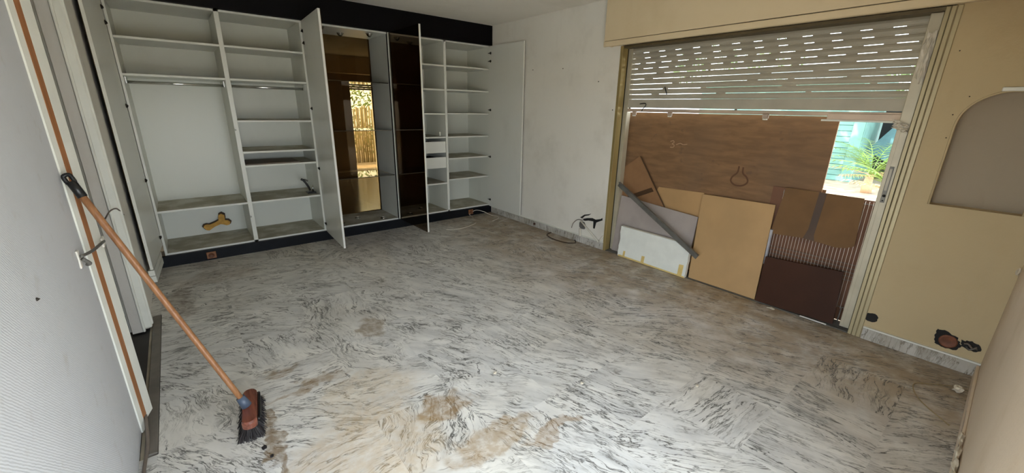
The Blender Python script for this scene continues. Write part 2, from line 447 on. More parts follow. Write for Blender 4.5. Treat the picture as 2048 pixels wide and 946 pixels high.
atube(bm, path, .006, 6); finish('niche_rim', bm, M_BEIGE, wb, True)
box('niche_bracket', -.012, .02, -4.80, -4.71, 1.640, 1.662, M_FRAME, wb, .003)
# wall of the near end
bm = bmesh.new(); abox(bm, -2.35, .0, YN-.18, YN, 0, CEIL); abox(bm, XL-.3, -2.35, YN-.18, YN, 1.62, CEIL); abox(bm, XL-.3, XL, YN-.18, YN, 0, 1.62)
wn_o = quad_wall('wall_near', bm, M_NEAR, 'pale beige plaster wall at the right edge')
# left wall: near stretch, far stretch, lintel
bm = bmesh.new(); abox(bm, XL-.1, XL, -3.92, -2.50, 0, CEIL); abox(bm, XL-.1, XL, YN, -3.92, 1.62, CEIL); abox(bm, XL-.1, XL, YN, -4.98, 0, 1.62); abox(bm, XL-.1, XL, -2.50, -1.36, 2.30, CEIL)  # low opening out of view is added to let in light
wl = quad_wall('wall_left', bm, M_LEFT, 'pale grey ribbed wallpaper wall at the left edge')
bm = bmesh.new(); abox(bm, XL-.1, XL, -1.36, .68, 0, CEIL)
quad_wall('wall_left', bm, M_GREYW, 'grey strip of wall between doorway and wardrobe')
# back wall pieces behind the wardrobes (open behind the display cabinet)
bm = bmesh.new(); abox(bm, XL, -2.36, .58, .68, 0, CEIL); abox(bm, -1.43, 0, .58, .68, 0, CEIL); abox(bm, -2.36, -1.43, .58, .68, 2.31, CEIL); abox(bm, -2.36, -1.43, .58, .68, 0, .1)
quad_wall('wall_back', bm, M_GREYW, 'wall behind the built-in wardrobes')

# skirting
def skirting(name, y0, y1, label):
    o = box(name, -.014, 0, y0, y1, 0, .085, M_MARB, None, .003)
    tag(o, label, None, None, 'structure')
    box('top_bead', -.018, 0, y0, y1, .085, .095, M_FRAME, o)
    return o
skirting('baseboard_right', -2.165, -.055, 'grey veined marble skirting below the grey white wall')
skirting('baseboard_right', YN, WY0-.035, 'grey veined marble skirting below the arched niche')
o = box('baseboard_near', -2.35, -.014, YN, YN+.014, 0, .08, M_NEAR, None, .003); tag(o, 'narrow painted skirting along the near beige wall', None, None, 'structure')

# ------------------------------------------------------------------ left doorway
dr = thing('door_1', (XL, -1.9, 0), 'white door frame with an orange wood strip in the left wall', None, None, 'structure')
L0 = Vector((-3.898, -2.565)); R0 = Vector((-3.862, -2.440))
def strip(name, a, b, th, z0, z1, mat, zs=None):
    p = L0.lerp(R0, a); q = L0.lerp(R0, b); nrm = Vector((-(R0-L0).y, (R0-L0).x)).normalized(); nrm = -nrm if nrm.x < 0 else nrm
    bm = bmesh.new()
    f = [(p.x+nrm.x*th, p.y+nrm.y*th), (q.x+nrm.x*th, q.y+nrm.y*th)]; bk = [(p.x-nrm.x*.03, p.y-nrm.y*.03), (q.x-nrm.x*.03, q.y-nrm.y*.03)]
    poly = [f[0], f[1], bk[1], bk[0]]
    aprism(bm, [(x, y, z0) for x, y in poly], [(x, y, z1) for x, y in poly])
    return finish(name, bm, mat, dr)
strip('casing_edge', 0.0, .27, .004, .0, 2.34, M_FRAME)
strip('wood_strip', .27, .52, .0055, .055, 2.34, M_STRIPW)
strip('casing_board', .52, 1.0, .006, .035, 2.34, M_FRAME)
box('jamb_core', -3.99, -3.905, -2.50, -2.42, .0, 2.34, M_GREYW, dr)
box('head_board', -3.99, -3.888, -2.44, -1.36, 2.24, 2.32, M_FRAME, dr)
# far jamb of the doorway
box('far_jamb', -3.985, -3.925, -1.40, -1.34, .0, 2.3, M_LAV, dr)
box('jamb_trim', -3.925, -3.882, -1.385, -1.30, .012, 2.3, M_FRAME, dr, .006)
box('jamb_bead', -3.888, -3.874, -1.375, -1.345, .03, 2.3, M_FRAME, dr, .004)
box('jamb_bead', -3.932, -3.918, -1.41, -1.39, .0, 2.3, M_FRAME, dr, .004)
thr = box('threshold_strip', -3.884, -3.838, -2.76, -1.18, -.01, .006, M_THR, None, .002); tag(thr, 'flat grey metal threshold strip at the left doorway', 'threshold')
tag(box('floor', -5.2, -3.90, -2.7, -1.0, -.12, -.012, M_DGREYF), 'dark floor inside the left doorway', None, None, 'structure')
bm = bmesh.new(); abox(bm, -5.3, -5.2, -2.8, -.9, -.1, CEIL); abox(bm, -5.3, -3.99, -2.8, -2.7, -.1, CEIL); abox(bm, -5.3, -3.99, -1.0, -.9, -.1, CEIL)
quad_wall('wall_passage', bm, M_GREYW, 'dim walls of the passage behind the left doorway')
# hook bolted across the casing
hk = thing('door_hook', (XL, -2.69, .92), 'bent metal hook latch across the white door casing', 'hook')
box('hook_plate', -3.9, -3.894, -2.715, -2.685, .885, .955, M_GREYW, hk, .002)
tube('hook_band', smooth_path([(-3.890, -2.70, .93), (-3.868, -2.62, .925), (-3.852, -2.52, .925), (-3.852, -2.44, .915)], 5), .006, M_STEEL, hk)
tube('hook_tip', smooth_path([(-3.888, -2.70, .92), (-3.875, -2.685, .895), (-3.885, -2.665, .885)], 4), .007, M_STEEL, hk)
box('hook_tab', -3.858, -3.850, -2.475, -2.425, .895, .935, M_GREYW, hk, .002)
tag(tube('loose_cable', smooth_path([(-3.883, -2.46, .05), (-3.876, -2.55, .04), (-3.872, -2.70, .012), (-3.880, -2.84, .008), (-3.885, -3.1, .008)], 6), .007, M_GCAB), 'grey cable at the foot of the left wall', 'cable')
tag(tube('wall_cable', smooth_path([(-3.92, -1.72, .86), (-3.905, -1.58, .88), (-3.89, -1.42, .86), (-3.876, -1.33, .80)], 6), .004, M_GCAB), 'thin grey cable looped on the far door jamb', 'cable')
tag(lathe('wall_screw', (XL, -3.278, .982), (1, 0, 0), [(.005, 0), (.005, .002), (.002, .005), (.001, .007)], M_HINGE, None, 10), 'dark screw left in the wallpapered wall', 'screw')

# ------------------------------------------------------------------ wardrobes
Z0, Z1, D, T = .105, 2.30, .55, .019
tag(box('trim_1', XL, -.002, -.045, .55, 2.302, CEIL, M_BLACK), 'glossy black fascia board above the wardrobes', None, None, 'structure')
tag(box('trim_2', XL, -.004, -.035, .0, .0, .104, M_PLINTH), 'black plinth board under the wardrobes', None, None, 'structure')
def panel_x(name, xc, p, z0=Z0, z1=Z1, y0=0, y1=D, t=T, m=None): return box(name, xc-t/2, xc+t/2, y0, y1, z0, z1, m or M_WHITE, p, .0012)
def shelf(name, x0, x1, z, p, y0=.004, y1=D-.008, t=T, m=None): return box(name, x0, x1, y0, y1, z-t/2, z+t/2, m or M_WHITE, p, .0012)
def hinge(p, pos, d, nrm):
    h = lathe('hinge', pos+nrm*.0, nrm, [(.017, 0), (.017, .004), (.012, .009), (.010, .012)], M_HINGE, p, 14)
    bm = bmesh.new(); q = pos-d*.028+nrm*.007
    atube(bm, [pos+nrm*.010, q, q-d*.02-nrm*.002], .006, 6); o = finish('hinge', bm, M_HINGE, p, True)
def door(p, H, F, z0, z1, inner, hz, knob=None, label=None):
    H = Vector((*H, 0)); F = Vector((*F, 0)); d = (F-H).normalized(); n = Vector((-d.y, d.x, 0)); n = n if n.x*inner > 0 else -n
    t = .019
    def slab(name, a, b, m, par, e=0):
        bm = bmesh.new(); c = [H+d*e-n*a, F-d*e-n*a, F-d*e-n*b, H+d*e-n*b]
        aprism(bm, [(v.x, v.y, z0+e) for v in c], [(v.x, v.y, z1-e) for v in c]); return finish(name, bm, m, par)
    o = slab('door', 0, t, M_DOORW, p)
    if label: o['label'] = label
    slab('mirror_facing', t, t+.004, M_BRONZE, o, .001)
    for z in hz: hinge(o, Vector((H.x, H.y, z))+d*.045, d, n)
    return o
# unit A: tall wardrobe at the left
A = thing('wardrobe', (-3.075, .27, Z0), 'tall white wardrobe with hanging rail and open doors left of the display case', 'wardrobe')
xa0, xa1, xam = -3.80, -2.35, -3.052
panel_x('side_panel', xa0+T/2, A); panel_x('side_panel', xa1-T/2, A); panel_x('divider', xam, A, t=.038)
box('back_panel', xa0, xa1, D-.006, D, Z0, Z1, M_WHITE, A)
shelf('top_panel', xa0+T, xa1-T, Z1-T/2, A, 0); shelf('bottom_panel', xa0+T, xa1-T, Z0+T/2, A, 0)
for z in (2.0, 1.712, .522): shelf('shelf', xa0+T, xam-.019, z, A)
for z in (2.0, 1.712, 1.33, 1.03, .522): shelf('shelf', xam+.019, xa1-T, z, A)
shelf('shelf', xam+.019, xa1-T, .892, A)
for xs, xe in ((xa0+T, xam-.019), (xam+.019, xa1-T)):
    r_ = tube('hanging_rail', [(xs+.004, .12, 1.655), (xe-.004, .12, 1.655)], .0125, M_CHROME, A, 12)
    for x in (xs, xe-.014): box('rail_bracket', x, x+.014, .10, .14, 1.64, 1.70, M_CHROME, r_, .003)
dl = door(A, (-3.802, -.004), (-3.852, -.725), .215, 2.295, 1, (2.20, 2.09, 1.46, .83, .30), label='white inside of the leftmost wardrobe door')
bm = bmesh.new()
for z0, z1, e in ((.163, .208, .0), (.100, .152, .02)):
    c = [(-3.812, -.20), (-3.852+.004, -.725+e), (-3.888, -.722+e), (-3.83, -.20)]
    aprism(bm, [(x, y, z0) for x, y in c], [(x, y, z1) for x, y in c])
finish('split_bottom_board', bm, M_FRAME, A)
door(A, (-2.352, -.004), (-2.385, -.742), .100, 2.295, -1, (2.20, 2.09, 1.46, .83, .20))
for z in (1.25, .38): lathe('door_catch', (xam-.012, -.002, z), (0, -1, 0), [(.008, 0), (.008, .012), (.004, .016)], M_CHROME, A, 10)
tag(box('loose_plank', xam+.026, -2.53, .002, .40, .902, .914, wood('plank_wood', srgb(120, 104, 86), srgb(94, 82, 70), 0)), 'dusty wooden plank lying on a wardrobe shelf', 'plank')

# unit B: display cabinet with bronze glass
B = thing('display_cabinet', (-1.895, .27, Z0), 'glass shelved display cabinet with bronze glass back between the wardrobes', 'cabinet')
xb0, xb1 = -2.348, -1.442
panel_x('side_panel', xb0+T/2, B); panel_x('side_panel', xb1-T/2, B)
tb = shelf('top_panel', xb0+T, xb1-T, Z1-T/2, B, 0); bb = shelf('bottom_panel', xb0+T, xb1-T, Z0+T/2, B, 0)
box('bronze_glass_back', xb0+.002, xb1-.002, D, D+.006, Z0, Z1, M_BGLASS, B)
for z in (1.757, 1.220, .675):
    s_ = box('glass_shelf', xb0+T+.001, xb1-T-.001, .035, D-.02, z-.004, z+.004, M_CLEAR, B)
    box('front_edge', xb0+T+.001, xb1-T-.001, .030, .035, z-.004, z+.004, M_GEDGE, s_)
for x, y in ((-2.15, .06), (-1.87, .33), (-1.61, .13)):
    s_ = lathe('spotlight', (x, y, Z1-T), (0, 0, -1), [(.038, 0), (.038, .004), (.030, .010), (.026, .024), (.018, .028)], M_CHROME, B, 18)
    lathe('lamp_lens', (x, y, Z1-T-.0285), (0, 0, -1), [(.017, 0), (.012, .006), (.001, .008)], M_GEDGE, s_, 12)
for x, y in ((-2.13, .13), (-1.89, .28), (-1.63, .09)):
    s_ = lathe('spotlight', (x, y, Z0+T), (0, 0, 1), [(.038, 0), (.038, .004), (.028, .010), (.024, .014)], M_CHROME, B, 18)
    lathe('lamp_lens', (x, y, Z0+T+.0145), (0, 0, 1), [(.019, 0), (.012, .007), (.001, .010)], M_WCAB, s_, 12)

box('black_gap_strip', xb1-T-.003, xb1-T+.007, -.0012, .010, Z0, Z1, M_BLACK, B)  # black strip drawn for the dark gap along the panel edge
# unit C: shelving wardrobe by the right wall
Cc = thing('wardrobe', (-.72, .27, Z0), 'white shelving wardrobe with two small drawers beside the right wall', 'wardrobe')
xc0, xc1, xcm = -1.438, -.006, -.712
panel_x('side_panel', xc0+T/2, Cc); panel_x('side_panel', xc1-T/2, Cc); panel_x('divider', xcm, Cc, t=.034)
box('back_panel', xc0, xc1, D-.006, D, Z0, Z1, M_WHITE, Cc)
shelf('top_panel', xc0+T, xc1-T, Z1-T/2, Cc, 0); shelf('bottom_panel', xc0+T, xc1-T, Z0+T/2, Cc, 0)
for z in (2.0, 1.712, 1.415, 1.118, .505): shelf('shelf', xc0+T, xcm-.017, z, Cc)
for z in (2.005, 1.716, 1.42, 1.117, .83, .543): shelf('shelf', xcm+.017, xc1-T, z, Cc)
for z0, z1 in ((.918, 1.066), (.716, .860)):
    dw = box('drawer', xc0+T+.004, xcm-.021, .004, .022, z0, z1, M_DOORW, Cc, .0015)
    bm = bmesh.new(); abox(bm, xc0+T+.010, xc0+T+.022, .022, .48, z0+.005, z1-.03); abox(bm, xcm-.039, xcm-.027, .022, .48, z0+.005, z1-.03); abox(bm, xc0+T+.022, xcm-.039, .022, .48, z0+.005, z0+.012); abox(bm, xc0+T+.022, xcm-.039, .468, .48, z0+.012, z1-.03)
    finish('drawer_box', bm, M_DARK, dw)
door(Cc, (-1.419, -.006), (-1.414, -.742), .105, 2.295, 1, (2.2, .2), label='bronze mirrored door standing open')
door(Cc, (-.034, -.006), (-.040, -.745), .100, 2.290, -1, (2.205, 2.105, 1.475, .83, .20))
tag(box('latch_box', xcm-.060, xcm-.036, .10, .125, 1.1285, 1.185, M_FRAME, None, .003), 'tiny white box standing on the shelf above the drawers', 'box')

# things on and by the wardrobe
bo = thing('bone_toy', (-3.35, .50, .126), 'yellow bone shaped foam piece with dark edge in the lower left compartment', 'bone')
def bone(s, y0, y1, m, name, shift=(0, 0)):
    c = Vector((-3.345+shift[0], .232+shift[1])); ax = Vector((.94, .34)); pr = Vector((-.34, .94)); pts = []
    prof = [(-.115, 0), (-.118, .022), (-.10, .036), (-.075, .034), (-.055, .020), (.0, .020), (.035, .024), (.045, .05), (.062, .076), (.09, .078), (.108, .052), (.095, .018), (.085, .002), (.110, -.014), (.120, -.042), (.100, -.064), (.072, -.058), (.05, -.034), (.03, -.020), (-.03, -.020), (-.06, -.028), (-.09, -.034), (-.11, -.020)]
    for a, b in prof:
        v = c+ax*a*s+pr*b*s; pts.append((v.x, v.y))
    bm = bmesh.new(); aprism(bm, [(x, y0, z) for x, z in pts], [(x, y1, z) for x, z in pts]); return finish(name, bm, m, bo)
bone(1.0, .488, .505, M_BONE, 'foam_face'); bone(1.10, .505, .528, M_DKEDGE, 'dark_backing', (.002, .008))  # larger dark copy behind the face forms the outline
tl = thing('metal_clamp', (-2.40, .16, .5315), 'small dark metal clamp standing on the right shelf of the left wardrobe', 'clamp')
tube('jaw', smooth_path([(-2.50, .22, .69), (-2.47, .21, .66), (-2.44, .19, .60), (-2.43, .17, .56)], 4), .012, M_BPLAST, tl)
tube('jaw', smooth_path([(-2.50, .22, .68), (-2.46, .23, .675), (-2.43, .22, .66)], 4), .010, M_STEEL, tl)
tube('screw_rod', [(-2.405, .15, .62), (-2.405, .15, .545)], .008, M_CHROME, tl)
box('foot', -2.47, -2.38, .11, .21, .5315, .548, M_BPLAST, tl, .004)
def socket(x, zc, label, cables=False):
    s = thing('wall_socket', (x, -.035, zc-.035), label, 'socket')
    box('plate', x-.040, x+.040, -.047, -.0352, zc-.034, zc+.034, M_BROWNP, s, .004)
    lathe('socket_cup', (x, -.047, zc), (0, -1, 0), [(.025, 0), (.025, .003), (.020, .003), (.018, .0005)], plain('brown_socket_inner', srgb(104, 62, 36), .5), s, 18)
socket(-3.455, .050, 'square brown plastic socket on the plinth under the left wardrobe')
socket(-.375, .055, 'square brown plastic socket on the plinth near the right wall')
tag(tube('white_cable', smooth_path([(-.345, -.05, .06), (-.29, -.07, .075), (-.20, -.12, .05), (-.13, -.20, .006), (-.10, -.33, .004), (-.16, -.42, .004), (-.30, -.47, .004)], 6), .004, M_WCAB), 'white cable curving from the socket near the right wall', 'cable')
tag(tube('floor_wire', smooth_path([(-1.03, -.46, .003), (-.95, -.52, .003), (-.80, -.53, .003), (-.64, -.475, .003), (-.54, -.42, .003)], 6), .0035, M_WCAB), 'short white wire lying before the shelving wardrobe', 'wire')
tag(tube('dangling_wire', smooth_path([(-.395, -.05, .035), (-.405, -.06, .015), (-.40, -.12, .004), (-.44, -.2, .004)], 5), .003, M_WCAB), 'thin white wire hanging below the right socket', 'wire')
tag(tube('corner_wire', smooth_path([(-.26, -.56, .003), (-.16, -.53, .003), (-.06, -.50, .003), (-.03, -.44, .003)], 5), .003, M_WCAB), 'pale wire on the floor beside the open white door', 'wire')

# ------------------------------------------------------------------ right wall details
for (y, z, w) in ((-.88, 1.953, 'below the ceiling next to the open white door'), (-1.388, 1.941, 'high on the middle of the grey white wall'), (-1.913, 1.786, 'left of the shutter box corner'), (-2.125, 1.506, 'beside the golden window frame')):
    tag(lathe('wall_plug', (0, y, z), (-1, 0, 0), [(.006, 0), (.006, .001), (.004, .003), (.003, .006), (.001, .007)], M_HINGE, None, 10), 'dark wall plug '+w, 'plug')
og = thing('torn_out_outlet', (-.0, -1.90, .10), 'broken out wall outlet with conduit stubs beside the window', 'outlet')
def rag(name, pts, th, mat, par):
    bm = bmesh.new(); aprism(bm, [(-th, y, z) for y, z in pts], [(-.0002, y, z) for y, z in pts]); return finish(name, bm, mat, par)
rag('gash', [(-1.80, .300), (-1.86, .345), (-1.93, .365), (-1.96, .38), (-1.93, .352), (-1.87, .330), (-1.83, .292)], .003, M_DARK, og)  # flat dark shapes paint in the shade of the broken cavities
rag('gash', [(-1.84, .29), (-1.90, .312), (-1.98, .330), (-2.03, .322), (-2.10, .345), (-2.12, .362), (-2.125, .335), (-2.08, .312), (-2.04, .290), (-2.025, .215), (-2.005, .215), (-2.0, .295), (-1.93, .290), (-1.87, .272)], .004, M_DARK, og)
rag('broken_box', [(-1.80, .235), (-1.82, .262), (-1.87, .255), (-1.895, .215), (-1.88, .175), (-1.83, .170), (-1.802, .19)], .012, plain('grey_rubble', srgb(96, 92, 88), .9, 0, .3, 40), og)
tube('conduit', [(-.018, -1.83, .262), (-.030, -2.118, .085)], .009, M_WCAB, og)
tube('conduit', [(-.018, -1.825, .172), (-.022, -1.835, .082)], .013, M_WCAB, og)
tube('conduit', [(-.026, -2.118, .085), (-.018, -2.165, .165)], .008, M_WCAB, og)
tube('wire', smooth_path([(-.010, -1.86, .275), (-.02, -1.78, .27), (-.025, -1.72, .215), (-.018, -1.69, .15)], 6), .004, M_GCAB, og)
tag(tube('brown_cable', smooth_path([(-.03, -1.36, .01), (-.14, -1.40, .006), (-.19, -1.58, .006), (-.16, -1.76, .006), (-.08, -1.82, .006), (-.022, -1.76, .012)], 6), .006, M_BCAB), 'brown cable looped on the floor by the marble skirting', 'cable')
tag(lathe('rust_plug', (-.014, -1.03, .045), (-1, 0, 0), [(.016, 0), (.016, .008), (.010, .02), (.002, .024)], plain('rust_knob', srgb(74, 44, 32), .6), None, 12), 'small rust brown plug on the marble skirting', 'plug')
# beige wall
def jag(pts, n=5, amp=.006, seed=1):
    r_ = random.Random(seed); out = []
    for i in range(len(pts)):
        a, b = pts[i], pts[(i+1) % len(pts)]
        for k in range(n): out.append((a[0]+(b[0]-a[0])*k/n+r_.uniform(-amp, amp), a[1]+(b[1]-a[1])*k/n+r_.uniform(-amp, amp)))
    return out
def hole(name, y, z, ry, rz, label, deep=M_DARK):
    pts = [(y+ry*(1+random.uniform(-.12, .1))*math.cos(a*math.pi/8), z+rz*(1+random.uniform(-.12, .1))*math.sin(a*math.pi/8)) for a in range(16)]
    bm = bmesh.new(); aprism(bm, [(-.003, a, b) for a, b in pts], [(-.0002, a, b) for a, b in pts])
    return finish(name, bm, deep, None)  # thin dark disc on the wall, painted shade instead of real depth
h = hole('cable_hole', -4.488, .168, .036, .034, ''); tag(h, 'round dark cable hole low on the beige wall beside the window frame', 'hole')
sb = thing('broken_socket', (-.003, -4.855, .13), 'broken open brown socket box with loose wires below the niche', 'socket')
pts = [(-4.80, .225), (-4.845, .232), (-4.895, .205), (-4.92, .165), (-4.905, .128), (-4.85, .118), (-4.812, .132), (-4.80, .17)]; pts = jag(pts, 4, .004)
bm = bmesh.new(); aprism(bm, [(-.004, a, b) for a, b in pts], [(-.0002, a, b) for a, b in pts]); finish('torn_edge', bm, M_DARK, sb)  # dark sheet painted for the shade in the socket hollow
lathe('brown_box', (-.003, -4.862, .168), (-1, 0, 0), [(.042, 0), (.042, .006), (.034, .007), (.026, .004)], plain('rusty_socket_box', srgb(110, 64, 40), .6, 0, .3, 30), sb, 16)
pts = [(-4.915, .20), (-4.955, .212), (-4.995, .196), (-5.0, .165), (-4.965, .150), (-4.92, .162)]; pts = jag(pts, 4, .004, 2)
bm = bmesh.new(); aprism(bm, [(-.005, a, b) for a, b in pts], [(-.0002, a, b) for a, b in pts]); finish('second_hole', bm, M_DARK, sb)  # second dark sheet, painted shade of the neighbouring hole
tube('wire', smooth_path([(-.006, -4.93, .185), (-.022, -4.945, .195), (-.02, -4.965, .175), (-.008, -4.98, .185)], 5), .005, M_GCAB, sb)
tube('wire', smooth_path([(-.006, -4.94, .170), (-.024, -4.955, .165), (-.022, -4.975, .180), (-.008, -4.985, .172)], 5), .004, M_STEEL, sb)
for (y, z, w) in ((-4.556, 1.515, 'above the left shoulder of the niche'), (-4.598, 1.615, 'over the arch of the niche'), (-4.56, 1.385, 'on the left edge of the niche'), (-4.50, 1.86, 'high on the beige wall right of the window frame')):
    tag(lathe('nail_head', (0, y, z), (-1, 0, 0), [(.0032, 0), (.0032, .001), (.001, .003)], M_HINGE, None, 8), 'tiny nail '+w, 'nail')
# debris by the near wall
def chip(name, c, s, label, n=7, flat=.6, cat='debris', seed=1):
    rnd = random.Random(seed); bm = bmesh.new(); bmesh.ops.create_icosphere(bm, subdivisions=2, radius=1)
    for v in bm.verts:
        k = 1+rnd.uniform(-.35, .35); v.co = Vector((v.co.x*s[0]*k, v.co.y*s[1]*k, v.co.z*s[2]*k))+Vector(c)
    return tag(finish(name, bm, M_DEBRIS, None), label, cat)
chip('plaster_lump', (-.30, -4.965, .018), (.030, .022, .018), 'pale plaster lump on the floor by the near wall', seed=2)
for i, (x, z, w) in enumerate(((-.98, .105, 'uppermost'), (-1.10, .10, 'second'), (-1.20, .098, 'third'), (-1.30, .096, 'lowest'))):
    chip('paint_flake', (x, YN+.013, z), (.05, .010, .016), 'curled paint flake on the near skirting, '+w+' of four', seed=20+i)
chip('torn_plaster', (-.02, YN+.008, .69), (.024, .008, .022), 'tuft of torn white plaster in the right corner', seed=41)
tag(tube('thin_wire', smooth_path([(-.25, -4.945, .004), (-.33, -4.86, .004), (-.40, -4.80, .004), (-.50, -4.81, .004), (-.60, -4.86, .004), (-.72, -4.97, .004)], 6), .0025, plain('dull_wire', srgb(150, 132, 96), .6)), 'thin loop of dull wire on the floor below the niche', 'wire')
for i, (x, y, s, w) in enumerate(((-3.462, -3.02, .010, 'larger dark crumb on the floor in front of the broom head'), (-3.444, -3.09, .007, 'smaller dark crumb on the floor in front of the broom head'))):
    o = chip('dirt_crumb', (x, y, s*.4), (s, s*1.4, s*.5), w, seed=60+i, cat='crumb'); o.data.materials[0] = M_BRIST
for i, (x, y, w) in enumerate(((-2.30, -3.22, 'in the bright middle of the floor'), (-1.45, -4.02, 'on the floor towards the window wall'), (-1.96, -3.60, 'on the floor left of the wire loop'))):
    chip('white_speck', (x, y, .004), (.010, .008, .005), 'small white plaster speck '+w, seed=80+i, cat='speck')

# ------------------------------------------------------------------ window with frame, shutter box, shutter
win = thing('window_1', (.06, -3.3, 0), 'wide champagne aluminium sliding window in the right wall', None, None, 'structure')
for a, b, m in ((0.0, .045, M_GOLD), (.047, .085, M_GOLD)):
    box('jamb_profile', a-.004 if a == 0 else a, b, WY1-.006-(.006 if a == 0 else 0), WY1+.02, 0, WH+.02, m, win, .002)
box('jamb_shadow_gap', .085, .100, WY1-.004, WY1+.02, 0, WH+.02, M_DARK, win)
box('shutter_guide', .100, .165, WY1-.05, WY1-.03, 0, WH+.02, M_ALU, win, .002)
box('guide_web', .104, .16, WY1-.03, WY1+.02, 0, WH+.02, M_ALU, win)
box('head_profile', .0, .165, WY0, WY1, WH, WH+.045, plain('painted_head_shade', srgb(98, 86, 62), .5, .2), win)  # dark brown paints in the shade under the shutter box
box('sill_track', .01, .17, WY0, WY1, -.011, .004, M_STEEL, win, .002)
for y0, y1, x0 in ((-4.412, -4.390, -.006), (-4.436, -4.414, -.010), (-4.462, -4.438, -.008)):
    box('casing_profile', x0, .05, y0, y1, 0, WH+.02, M_CHAMP, win, .003)
box('casing_groove', .004, .05, -4.44, -4.388, 0, WH+.02, M_DARK, win)
st = box('sash_stile', .035, .085, -4.386, -4.328, .02, 2.079, M_ALU, win, .003)
box('stile_step', .030, .036, -4.384, -4.350, .03, 1.44, M_ALU, st, .001)
pl_ = box('lock_plate', .026, .0300, -4.372, -4.350, .955, 1.19, M_STEEL, st, .001)
lathe('lock_hole', (.026, -4.362, 1.0), (-1, 0, 0), [(.009, 0), (.008, .0015)], M_DARK, st, 12)
lathe('lock_hole', (.026, -4.362, .968), (-1, 0, 0), [(.004, 0), (.004, .0015)], M_DARK, st, 10)
box('pull_recess', .0252, .0262, -4.366, -4.354, 1.035, 1.175, plain('worn_lock_steel', srgb(140, 134, 120), .4, .5), st)
def crumple(name, cy, cz, sy, sz, x, label, seed):
    rnd = random.Random(seed); bm = bmesh.new(); n = 9; g = []
    for i in range(n):
        row = []
        for j in range(n):
            u, v = i/(n-1)-.5, j/(n-1)-.5
            row.append(bm.verts.new((x-rnd.uniform(0, .022), cy+u*sy*(1+.3*rnd.uniform(-1, 1)), cz+v*sz*(1+.15*rnd.uniform(-1, 1))+u*sy*.4)))
        g.append(row)
    for i in range(n-1):
        for j in range(n-1): bm.faces.new([g[i][j], g[i+1][j], g[i+1][j+1], g[i][j+1]])
    o = finish(name, bm, M_PLASTIC, None); md = o.modifiers.new('thick', 'SOLIDIFY'); md.thickness = .0015
    return tag(o, label, 'film')
crumple('plastic_film', -4.362, 1.84, .045, .26, .032, 'crumpled plastic film stuck on the window stile near the top', 3)
crumple('plastic_film', -4.345, 1.44, .075, .05, .026, 'grey torn plastic strip hanging on the window stile below the shutter', 5)

sbx = thing('shutter_box', (-.06, -3.5, 2.09), 'long cream painted roller shutter box above the window', 'shutter box')
box('front_board', -.12, -.1, YN+.002, -2.045, 2.141, CEIL-.001, M_PELM, sbx, .002)
box('end_board', -.1, -.001, -2.065, -2.045, 2.10, CEIL-.001, M_PELM, sbx)
box('groove', -.112, -.1, YN+.002, -2.047, 2.10, 2.142, M_DARK, sbx)  # black backing paints the shadow line between board and lip
box('lower_lip', -.124, -.095, YN+.002, -2.040, 2.090, 2.137, M_PELM, sbx, .004)
box('underside', -.095, -.001, YN+.002, -2.065, 2.104, 2.118, M_PELM, sbx)

sh = thing('roller_shutter', (.125, -3.3, 1.47), 'half lowered grey slatted roller shutter with light between the slats', 'shutter')
sy0, sy1 = -4.365, WY1-.048
pitch = .0472
z = 2.085; rows = []
k = 0
while z > 1.60:
    rows.append((z, k)); z -= pitch; k += 1
for z, k in rows:
    bm = bmesh.new(); hgt = pitch-.0034
    prof = [(.118, 0), (.111, hgt*.3), (.110, hgt*.55), (.114, hgt*.85), (.118, hgt), (.123, hgt), (.123, 0)]
    aprism(bm, [(x, sy0, z+h_) for x, h_ in prof], [(x, sy1, z+h_) for x, h_ in prof])
    if k <= 5:                                              # hooked webs leave only slots open on the upper slats
        y = sy0+random.uniform(0, .05); step = .165
        while y < sy1-.02:
            gap = .062 if k < 4 else .10
            ye = min(y+step-gap, sy1)
            abox(bm, .1145, .1195, y, ye, z+hgt-.001, z+pitch+.001); y += step
    else:
        y = sy0+random.uniform(.2, .6)
        while y < sy1-.05:
            w_ = random.uniform(.02, .10); abox(bm, .1150, .1190, y, min(y+w_, sy1), z+hgt-.001, z+pitch+.001); y += random.uniform(.25, .7)
    finish('slat', bm, M_SLAT, sh)
zb = rows[-1][0]
bm = bmesh.new(); abox(bm, .112, .123, sy0, sy1, 1.531, zb-.001, .002); finish('slat', bm, M_SLAT, sh)
br = box('bottom_rail', .106, .128, sy0, sy1, 1.492, 1.524, M_RAIL, sh, .003)
for y in (sy0+.01, -3.3, sy1-.03): box('hanger', .114, .120, y, y+.02, 1.52, 1.535, M_STEEL, sh)
box('end_rail', .098, .130, -4.325, -3.93, 1.468, 1.512, M_RAIL, br, .003)
box('lip', .094, .100, -4.325, -3.90, 1.458, 1.470, M_FRAME, br, .001)
for y in (-2.31, -2.70, -3.52):
    b_ = box('stop_bracket', .092, .112, y-.032, y+.012, 1.462, 1.500, M_RAIL, sh, .004)
    box('rubber_pad', .090, .110, y-.026, y+.006, 1.452, 1.463, M_FRAME, b_, .003)
tube('clip', smooth_path([(.107, -2.37, 1.568), (.104, -2.43, 1.572), (.104, -2.44, 1.555), (.104, -2.41, 1.52), (.106, -2.40, 1.50)], 4), .004, M_BPLAST, sh)
tube('clip', [(.107, -2.62, 1.72), (.104, -2.65, 1.655)], .005, M_BPLAST, sh)

